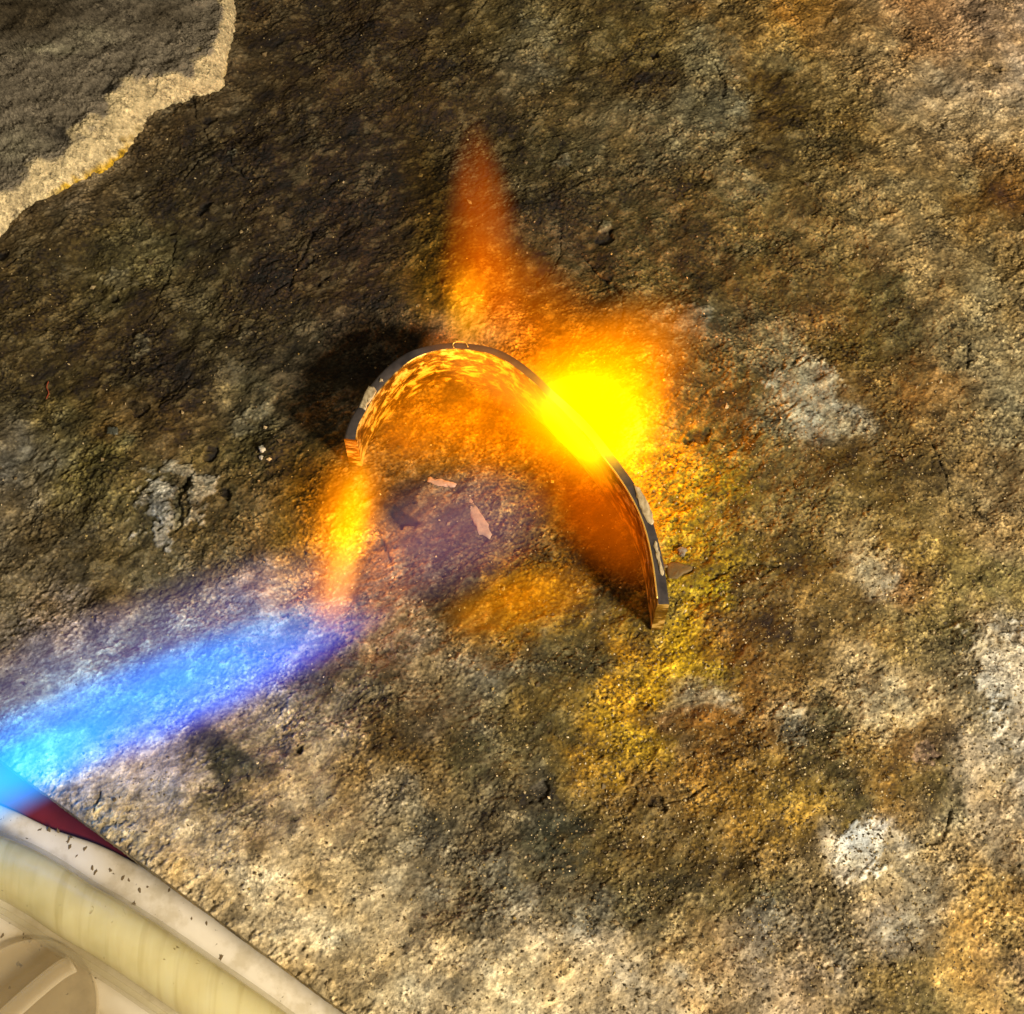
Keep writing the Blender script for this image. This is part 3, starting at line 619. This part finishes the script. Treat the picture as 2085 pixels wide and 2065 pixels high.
# thin clear tube and a clear plastic disc in the corner
ctr2 = [at(x, y, ZT+30) for x, y in ((148,1962),(120,1978),(80,2010),(40,2045),(0,2082),(-60,2140))]
o2 = np.array([ctr2[2][0], ctr2[2][1], ZT])
v, f = tube(catmull(np.array(ctr2)-o2, 40), 17, 20)
m2 = N('milky_plastic'); tr = m2.n('ShaderNodeBsdfTransparent', Color=(.95, .92, .84, 1)); gl = m2.n('ShaderNodeBsdfPrincipled', Base__Color=(.70, .63, .48, 1), Roughness=.3)
fr = m2.n('ShaderNodeLayerWeight', Blend=.4).outputs['Facing']
MMIL = m2.surf(m2.n('ShaderNodeMixShader', i0=m2.math('ADD', m2.math('MULTIPLY', fr, .45), .13, clamp=True), i1=tr.outputs[0], i2=gl.outputs[0]))
o = link('thin_tube', mesh_from(v, f), [MMIL]); o.location = Vector(o2)*S
tag(o, 'thin milky plastic tube leaving the hose towards the lower left corner', 'tube')
dc = at(55, 2065, ZT+12); V = []; n = 64
for rr, z in ((0, 3), (100, 3), (122, 2), (128, 5), (131, 3), (130, -3), (122, -6), (0, -6)):
    for i in range(n): V.append((dc[0]+rr*math.cos(i/n*6.2832), dc[1]+rr*1.02*math.sin(i/n*6.2832), ZT+9+z))
Fq = [(r*n+i, r*n+(i+1) % n, (r+1)*n+(i+1) % n, (r+1)*n+i) for r in range(7) for i in range(n)]
o = link('plastic_disc', mesh_from(np.array(V)*S, Fq), [MMIL])
tag(o, 'round milky plastic disc lying on the tray in the lower left corner', 'disc')

# ------------------------------------------------------------------ the metal band
BH = 126.0
outer = [(700,893),(710,860),(732,820),(750,789),(789,745),(833,715),(882,701),(934,697),(996,705),(1040,723),(1086,756),(1124,792),(1164,828),(1204,868),(1244,918),(1286,975),(1318,1026),(1336,1084),(1352,1150),(1363,1230)]
inner = [(726,896),(733,864),(754,826),(772,799),(806,762),(842,733),(885,716),(934,712),(990,720),(1031,738),(1074,770),(1110,804),(1148,842),(1188,884),(1226,930),(1264,980),(1294,1032),(1314,1084),(1328,1150),(1338,1231)]
NBN = 260
PO = catmull([at(*p, BH)[:2] for p in outer], NBN); PI_ = catmull([at(*p, BH)[:2] for p in inner], NBN)
bc = (PO.mean(0)+PI_.mean(0))/2; bz = -8.0
band = empty('metal_band', (bc[0], bc[1], 0), 'arched brass coloured metal band standing on edge, glowing yellow where heated', 'metal band')
PO = PO-bc; PI_ = PI_-bc
mid = (PO+PI_)/2
def nz1(seed, wl, amp): return amp*smooth_noise(NBN, wl, seed)
rngs = []
HN = 14
tops = BH+nz1(1, 5, .35)
def lerp(a, b, t): return a*(1-t)+b*t
rngs.append(np.c_[PO, np.full(NBN, bz)])
for j in range(1, 5): rngs.append(np.c_[PO, lerp(bz, BH-3, j/4)*np.ones(NBN)])
rngs.append(np.c_[lerp(PO, PI_, .10), tops-.6])
rngs.append(np.c_[lerp(PO, PI_, .16), tops])
rngs.append(np.c_[lerp(PO, PI_, .5), tops+nz1(2, 3, .3)])
topend = len(rngs)
rngs.append(np.c_[lerp(PO, PI_, .88), tops])
rngs.append(np.c_[lerp(PO, PI_, .97), tops-1.6])
for j in range(1, HN+1):
    t = j/HN; a = .35*math.sin(j*1.9)
    rngs.append(np.c_[PI_+(mid-PI_)*0+ (PI_-PO)*.02*np.c_[nz1(10+j, 9, 1), nz1(10+j, 9, 1)], lerp(BH-3, bz, t)*np.ones(NBN)])
Bn = np.array(rngs); nr = len(Bn)
gi = np.arange(nr*NBN).reshape(nr, NBN)
fq = []; mi = []
for r in range(nr):
    r2 = (r+1) % nr
    for i in range(NBN-1):
        fq.append((gi[r, i], gi[r, i+1], gi[r2, i+1], gi[r2, i])); mi.append(0 if r < topend-0 else 1)
fq.append(tuple(gi[:, 0][::-1])); mi.append(1); fq.append(tuple(gi[:, -1])); mi.append(1)
me = mesh_from(Bn.reshape(-1, 3)*S, [tuple(int(q) for q in f_) for f_ in fq])
arc = np.r_[0, np.cumsum(np.linalg.norm(np.diff(mid, axis=0), axis=1))]
al = np.zeros((nr*NBN, 3), np.float32); al[:, 0] = np.tile(arc, nr)*S; al[:, 1] = Bn[..., 2].ravel()*S; al[:, 2] = np.repeat(np.arange(nr), NBN)*S*3
aa = me.attributes.new('along', 'FLOAT_VECTOR', 'POINT'); aa.data.foreach_set('vector', al.ravel())
hot = at(1205, 845, 90)-np.r_[bc, 0]
def heat(m, oc, r0):
    d = m.n('ShaderNodeVectorMath', _operation='DISTANCE', i0=oc, i1=tuple(hot*S)).outputs['Value']
    return m.math('POWER', m.math('SUBTRACT', 1.0, m.math('DIVIDE', d, r0), clamp=True), 2.0)
m = N('oxide_scale'); oc = m.coord()
c = m.ramp(m.noise(oc, 260, 5, .6), [(.35, (.060, .054, .064)), (.6, (.13, .115, .125)), (.78, (.24, .19, .15))])
pb = m.n('ShaderNodeBsdfPrincipled', Base__Color=c, Roughness=.42, Metallic=.6, Normal=m.bump(m.noise(oc, 900, 4), .4, .0001))
m.t.links.new(m.n('ShaderNodeVectorMath', _operation='SCALE', i0=(1.0, .42, .02), Scale=1.0).outputs[0], pb.inputs['Emission Color'])
m.t.links.new(m.math('MULTIPLY', heat(m, oc, .0145), 12.0), pb.inputs['Emission Strength'])
MOX = m.surf(pb)
m = N('scaled_brass'); oc = m.coord()
av = m.n('ShaderNodeAttribute', _attribute_name='along').outputs['Vector']
mp = m.n('ShaderNodeMapping', Vector=av, Scale=(.62, 1.0, .2), Rotation=(0, 0, .5)).outputs[0]
pt = m.noise(mp, 520, 6, .66, .5)
c = m.ramp(pt, [(.36, (.10, .05, .008)), (.49, (.28, .15, .018)), (.535, (.36, .21, .03)), (.57, (.52, .33, .09)), (.68, (.62, .42, .13))])
rr = m.ramp(pt, [(.45, (.30,)*3), (.6, (.5,)*3)])
mt = m.ramp(pt, [(.48, (.75,)*3), (.56, (.15,)*3)])
pb = m.n('ShaderNodeBsdfPrincipled', Base__Color=c, Roughness=rr, Metallic=mt, Normal=m.bump(pt, .7, .0002))
m.t.links.new(m.n('ShaderNodeVectorMath', _operation='SCALE', i0=(1.0, .40, .012), Scale=1.0).outputs[0], pb.inputs['Emission Color'])
m.t.links.new(m.math('MULTIPLY', heat(m, oc, .0175), 4.5), pb.inputs['Emission Strength'])
MBR = m.surf(pb)
bb = link('strip', me, [MOX, MBR], band)
me.polygons.foreach_set('material_index', mi[:len(me.polygons)])
bmf = bmesh.new(); bmf.from_mesh(me); bmesh.ops.recalc_face_normals(bmf, faces=bmf.faces); bmf.to_mesh(me); bmf.free()
md = bb.modifiers.new('es', 'EDGE_SPLIT'); md.split_angle = math.radians(35)
# pale flux flakes stuck on the dark top edge
m = N('flux_glass'); oc = m.coord('Generated')
c = m.ramp(m.noise(oc, 5, 4), [(.35, (.26, .20, .12)), (.6, (.50, .42, .28)), (.8, (.66, .56, .40))])
MFX = m.surf(m.n('ShaderNodeBsdfPrincipled', Base__Color=c, Roughness=.35))
def flake(name, poly, z, thick, mat, parent, org, seed=0, dome=.4):
    rg = np.random.default_rng(seed); P = resample(list(poly)+[poly[0]], 29)[:-1]
    W = np.array([at(x, y, z) for x, y in P]); c = W.mean(0); n = len(W)
    W[:, :2] += rg.normal(0, 1.5 if parent is None and name == 'pale_sliver' else .9, (n, 2)); V = []
    for s_, dz in ((1.0, 0), (.96, thick*.75), (.8, thick), (.45, thick*(1+dome))):
        q_ = c+(W-c)*s_; q_[:, 2] = z+dz+(rg.normal(0, thick*.10, n) if dz else 0); V += list(q_)
    V.append((c[0], c[1], z+thick*(1+dome)))
    Fq = [(r*n+i, r*n+(i+1) % n, (r+1)*n+(i+1) % n, (r+1)*n+i) for r in range(3) for i in range(n)]
    Fq += [(3*n+i, 3*n+(i+1) % n, 4*n) for i in range(n)]
    V = np.array(V)-org
    me = mesh_from(V*S, Fq); b = bmesh.new(); b.from_mesh(me)
    if sum(f.normal.z for f in b.faces) < 0: bmesh.ops.reverse_faces(b, faces=b.faces)
    b.to_mesh(me); b.free()
    return link(name, me, [mat], parent)
bo = np.array([bc[0], bc[1], 0])
flake('flux_flake', [(750,786),(762,788),(767,797),(762,808),(752,820),(744,836),(731,829),(738,812),(743,797)], BH+.2, 1.6, MFX, band, bo, 1)
flake('flux_flake', [(1290,985),(1300,992),(1318,1020),(1330,1052),(1330,1068),(1318,1066),(1306,1040),(1296,1010)], BH+.2, 1.8, MFX, band, bo, 2)
flake('flux_flake', [(773,772),(779,772),(779,777),(773,778)], BH+.2, 2.0, MFX, band, bo, 3)
flake('flux_flake', [(1334,1100),(1340,1112),(1346,1140),(1352,1170),(1346,1172),(1338,1140),(1331,1112)], BH+.2, 1.0, MFX, band, bo, 4)
MGOLD = N('bright_edge'); MGOLD = MGOLD.surf(MGOLD.n('ShaderNodeBsdfPrincipled', Base__Color=(.88, .58, .14, 1), Roughness=.34, Metallic=.55))
# bright burr along the inner edge of the right arm
ip = np.c_[PI_[176:258]+(PO-PI_)[176:258]*.06, tops[176:258]+.3]
v, f = tube(ip, 1.7, 8); link('burr', mesh_from(v, f), [MGOLD], band)

# curled hair of wire on the band's top edge
cw = [at(x, y, BH+dz) for x, y, dz in ((924,708,2),(922,702,3),(926,697,5),(935,695,6),(945,696,6),(950,700,5),(953,707,2.5))]
o3 = np.array([cw[3][0], cw[3][1], BH]); v, f = tube(catmull(np.array(cw)-o3, 40), .9, 8)
o = link('curled_wire', mesh_from(v, f), [MGOLD]); o.location = Vector(o3)*S
tag(o, 'tiny curled gold wire lying on the top of the arched band', 'wire')

# ------------------------------------------------------------------ loose chips
def loose(name, poly, thick, colr, label, cat, seed, rough=.7, lift=0):
    m = N(name); oc = m.coord(); c = lin(colr)/KEYCOL
    cc = m.ramp(m.noise(oc, 900, 4, .6), [(.3, tuple(c*.7)), (.7, tuple(np.minimum(1, c*1.25)))])
    mat = m.surf(m.n('ShaderNodeBsdfPrincipled', Base__Color=cc, Roughness=rough, Normal=m.bump(m.noise(oc, 1500, 3), .5, .0001)))
    p = np.array([at(x, y) for x, y in poly]).mean(0); z = slab_z(p[0], p[1])+lift
    org = np.array([p[0], p[1], z]); o = flake(name, poly, z, thick, mat, None, org, seed, .1); o.location = Vector(org)*S
    return tag(o, label, cat)
loose('square_chip', [(220,870),(240,871),(241,885),(232,888),(217,885)], 5, (66,64,52), 'small dark grey square chip on the stained slab left of the band', 'chip', 41, .4, 1)
loose('pale_sliver', [(870,972),(884,975),(905,978),(930,985),(926,992),(900,991),(885,989),(872,982)], 4, (158,126,104), 'thin pale sliver lying crosswise inside the arch', 'sliver', 42, lift=.3)['group'] = 'pale slivers inside the arch'
loose('pale_sliver', [(948,1008),(958,1010),(968,1030),(985,1052),(1002,1085),(996,1098),(978,1088),(962,1060),(950,1030)], 4, (150,120,92), 'longer pale chip lying lengthwise inside the arch', 'sliver', 43, lift=.3)['group'] = 'pale slivers inside the arch'
loose('dark_scale_chip', [(1356,1150),(1370,1144),(1392,1150),(1418,1151),(1408,1162),(1392,1170),(1376,1180),(1360,1176)], 4, (98,72,32), 'dark leaf shaped scale chip just right of the right band arm', 'chip', 44)
loose('grey_pebble', [(1378,1118),(1390,1114),(1400,1120),(1392,1134),(1384,1134)], 6, (128,112,92), 'small grey pebble above the dark scale chip by the right arm', 'pebble', 45)
loose('white_pebble', [(527,911),(535,908),(541,914),(538,921),(530,922)], 6, (170,160,138), 'upper of two tiny white pebbles left of the band', 'pebble', 46)['group'] = 'tiny white pebbles left of the band'
loose('white_pebble', [(528,930),(533,928),(537,932),(534,937),(529,936)], 5, (170,160,138), 'lower of two tiny white pebbles left of the band', 'pebble', 47)['group'] = 'tiny white pebbles left of the band'
cw = [at(x, y) for x, y in ((96,772),(93,785),(97,796),(92,808))]
cw = [np.array([p[0], p[1], slab_z(p[0], p[1])+2]) for p in cw]; o3 = cw[1].copy()
v, f = tube(catmull(np.array(cw)-o3, 24), 1.0, 6)
m = N('red_fibre'); MRF = m.surf(m.n('ShaderNodeBsdfPrincipled', Base__Color=(.30, .05, .02, 1), Roughness=.6))
o = link('red_fibre', mesh_from(v, f), [MRF]); o.location = Vector(o3)*S
tag(o, 'short thin red fibre on the dark slab near the left border', 'fibre')

# ------------------------------------------------------------------ the flame
def flame_mat(name, colr, strength, ta, tb, power=1.5, nscale=2.5, namt=.5, stretch=.5, absb=None, dens=0):
    m = N(name); oc = m.coord()
    sx = m.n('ShaderNodeSeparateXYZ', Vector=oc)
    x = sx.outputs[0]
    tap = m.math('ADD', m.math('MULTIPLY', x, (tb-ta)/2), (tb+ta)/2)
    yz = m.math('SQRT', m.math('ADD', m.math('POWER', m.math('ABSOLUTE', sx.outputs[1]), 2), m.math('POWER', m.math('ABSOLUTE', sx.outputs[2]), 2)))
    rho = m.math('DIVIDE', yz, tap)
    d = m.math('SUBTRACT', 1.0, m.math('ADD', m.math('POWER', rho, 2), m.math('POWER', m.math('ABSOLUTE', x), 2.6)), clamp=True)
    d = m.math('POWER', d, power)
    nz = m.noise(m.n('ShaderNodeMapping', Vector=oc, Scale=(stretch, 1, 1)).outputs[0], nscale, 4, .55, .4)
    nz = m.math('ADD', m.math('MULTIPLY', m.math('SUBTRACT', nz, .5), namt*4), 1.0, clamp=False)
    nz = m.math('MAXIMUM', nz, .04)
    em = m.n('ShaderNodeEmission', Color=(*colr, 1), Strength=m.math('MULTIPLY', m.math('MULTIPLY', d, nz), strength))
    if absb:
        ab = m.n('ShaderNodeVolumeAbsorption', Color=(*absb, 1), Density=m.math('MULTIPLY', m.math('MULTIPLY', d, nz), dens))
        mat = m.vol(m.n('ShaderNodeAddShader', i0=em.outputs[0], i1=ab.outputs[0]))
    else: mat = m.vol(em)
    try: mat.cycles.homogeneous_volume = False
    except Exception: pass
    return mat
def lobe(name, p0, z0, p1, z1, w, hgt, ta, tb, mat, parent, org):
    a = at(*p0, z0); b = at(*p1, z1); c = (a+b)/2; L = np.linalg.norm(b-a)/2
    X = (b-a)/(2*L); Z = np.array([0, 0, 1.]); Y = np.cross(Z, X); Y /= np.linalg.norm(Y); Z = np.cross(X, Y)
    V = []; n = 32; st_n = 30
    for i in range(st_n+1):
        t = math.cos(math.pi*(1-i/st_n)); r = (1-abs(t)**2.6)**.5*((tb-ta)/2*t+(tb+ta)/2) if 0 < i < st_n else 0.004
        for j in range(n): V.append((t, r*math.cos(j/n*6.2832), r*math.sin(j/n*6.2832)))
    Fq = [(i*n+j, i*n+(j+1) % n, (i+1)*n+(j+1) % n, (i+1)*n+j) for i in range(st_n) for j in range(n)]
    Fq += [tuple(range(n))[::-1], tuple(st_n*n+j for j in range(n))]
    me = mesh_from(V, Fq); bmf = bmesh.new(); bmf.from_mesh(me); bmesh.ops.recalc_face_normals(bmf, faces=bmf.faces); bmf.to_mesh(me); bmf.free()
    o = link(name, me, [mat], parent)
    Mx = Matrix(((X[0]*L, Y[0]*w, Z[0]*hgt, c[0]-org[0]), (X[1]*L, Y[1]*w, Z[1]*hgt, c[1]-org[1]), (X[2]*L, Y[2]*w, Z[2]*hgt, c[2]-org[2]), (0, 0, 0, 1/S)))
    for r in range(3):
        for k in range(4): Mx[r][k] *= S
    Mx[3][3] = 1
    o.matrix_local = Mx
    return o
fo = np.array(at(1190, 860, 0)); 
bo_ = at(300, 1420, 60)
blue = empty('blue_torch_flame', bo_, 'blue torch flame jet entering from the lower left border', 'flame')
oran = empty('orange_flame', fo, 'orange and yellow flame glowing round the hot part of the band', 'flame')
Z0 = 70
OR = (1, .86, .02); BU = (.15, .9, 1)
LB = [
 # name, p0,z0,p1,z1, half width, half height, taper a,b, colour, peak radiance along the line of sight, power, nscale, namt
 ('envelope', (-330,1640), 95, (830,1160), 60, 225, 80, .85, .85, (.30, .20, .62), .40, 1.3, 2.2, .30, blue, bo_, None, 0),
 ('inner_jet', (-330,1690), 95, (780,1215), 70, 106, 55, 1.0, .85, (0, .23, 1.0), 1.30, 1.6, 2.6, .42, blue, bo_, BU, 1.0),
 ('jet_edge', (80,1610), 90, (820,1230), 60, 54, 34, .9, .9, (.06, .03, .75), .70, 1.3, 2.6, .55, blue, bo_, BU, .6),
 ('core', (-420,1790), 95, (300,1460), 85, 104, 50, 1.1, .6, (0, .33, 1.0), 1.9, 1.5, 1.6, .2, blue, bo_, BU, 1.0),
 ('mauve_haze', (700,1180), 50, (1130,1000), 50, 165, 50, 1, .8, (.50, .22, .42), .22, 1.3, 2.2, .5, oran, fo, None, 0),
 ('plume', (655,1320), 60, (740,880), 70, 98, 55, .55, 1.0, (1.0, .26, 0), 1.35, 1.7, 2.4, .55, oran, fo, OR, 1.4),
 ('plume', (690,1190), 65, (738,930), 70, 50, 40, .9, .9, (1.0, .46, 0), .75, 1.5, 2.4, .5, oran, fo, OR, 1),
 ('plume', (672,1300), 65, (715,1080), 65, 44, 36, .8, .9, (1.0, .42, .14), .60, 1.4, 2.4, .5, oran, fo, None, 0),
 ('arch_flame', (720,930), 90, (1130,740), 110, 110, 75, 1, 1.1, (1.0, .25, 0), .42, 1.1, 3.0, .5, oran, fo, OR, 1),
 ('rim_glow', (850,690), 130, (1190,850), 130, 62, 50, 1, 1.1, (1.0, .30, .03), .42, 1.2, 2.6, .45, oran, fo, None, 0),
 ('hot_core', (1105,770), 155, (1310,945), 140, 112, 95, .95, .95, (1.0, .60, 0), 7.0, 3.4, 2.2, .70, oran, fo, OR, 2.5),
 ('hot_core', (1140,790), 165, (1290,910), 155, 72, 60, .95, .95, (1.0, .95, 0), 3.6, 2.4, 2.0, .60, oran, fo, OR, 2),
 ('hot_halo', (1050,740), 130, (1370,960), 115, 185, 90, .95, .95, (1.0, .42, 0), 2.6, 2.8, 2.4, .60, oran, fo, OR, 1),
 ('glow', (990,790), 75, (1400,830), 60, 250, 80, .85, 1.0, (1.0, .28, 0), 1.6, 2.2, 2.2, .55, oran, fo, OR, 1.5),
 ('glow', (1080,980), 70, (1395,590), 60, 195, 70, 1.0, .85, (1.0, .24, 0), 1.05, 1.8, 2.6, .65, oran, fo, OR, 1),
 ('tail', (1230,740), 60, (900,500), 70, 150, 55, 1.0, .9, (1.0, .19, 0), .28, 1.2, 2.6, .6, oran, fo, OR, .8),
 ('tail', (1000,730), 60, (964,215), 110, 112, 50, 1.35, .50, (1.0, .16, 0), .46, 2.2, 3.0, .6, oran, fo, OR, .9),
 ('tail', (950,720), 60, (955,530), 60, 55, 35, 1.1, 1.0, (1.0, .42, .01), .40, 1.2, 2.4, .5, oran, fo, OR, .6),
 ('inner_glow', (1110,860), 60, (1345,1210), 50, 130, 60, 1.2, .7, (1.0, .17, 0), .46, 1.4, 2.6, .5, oran, fo, OR, 1.2),
 ('inner_glow', (900,930), 40, (1180,830), 60, 130, 50, .8, 1.1, (1.0, .24, 0), .42, 1.2, 2.6, .55, oran, fo, OR, .8),
 ('inner_glow', (880,1275), 20, (1230,1175), 30, 80, 34, .9, .9, (1.0, .30, 0), .26, 1.1, 2.4, .5, oran, fo, OR, .6),
]
for k, (nm, p0, z0, p1, z1, w_, h_, ta, tb, colr, peak, pw_, ns, na, par, og, ab_, de_) in enumerate(LB):
    mat = flame_mat(nm+'_gas', colr, peak/(1.3*h_*S), ta, tb, pw_, ns, na, absb=ab_, dens=de_/(1.3*h_*S))
    lobe(nm, p0, z0, p1, z1, w_, h_, ta, tb, mat, par, og)
# the light the flame throws on the slab and the band
lamp('flame_light', 'POINT', tuple(at(1195, 850, 95)*S), .062, (1, .40, .03), .004)
lamp('flame_light', 'POINT', tuple(at(1290, 770, 70)*S), .02, (1, .38, .02), .006)
lamp('flame_light', 'POINT', tuple(at(705, 1050, 70)*S), .020, (1, .42, .03), .004)
lamp('flame_light', 'POINT', tuple(at(940, 800, 90)*S), .018, (1, .45, .03), .005)
for o in bpy.data.objects:
    if o.type == 'LIGHT' and o.data.type == 'POINT': o.parent = oran; o.matrix_parent_inverse = Matrix.Translation(-oran.location)
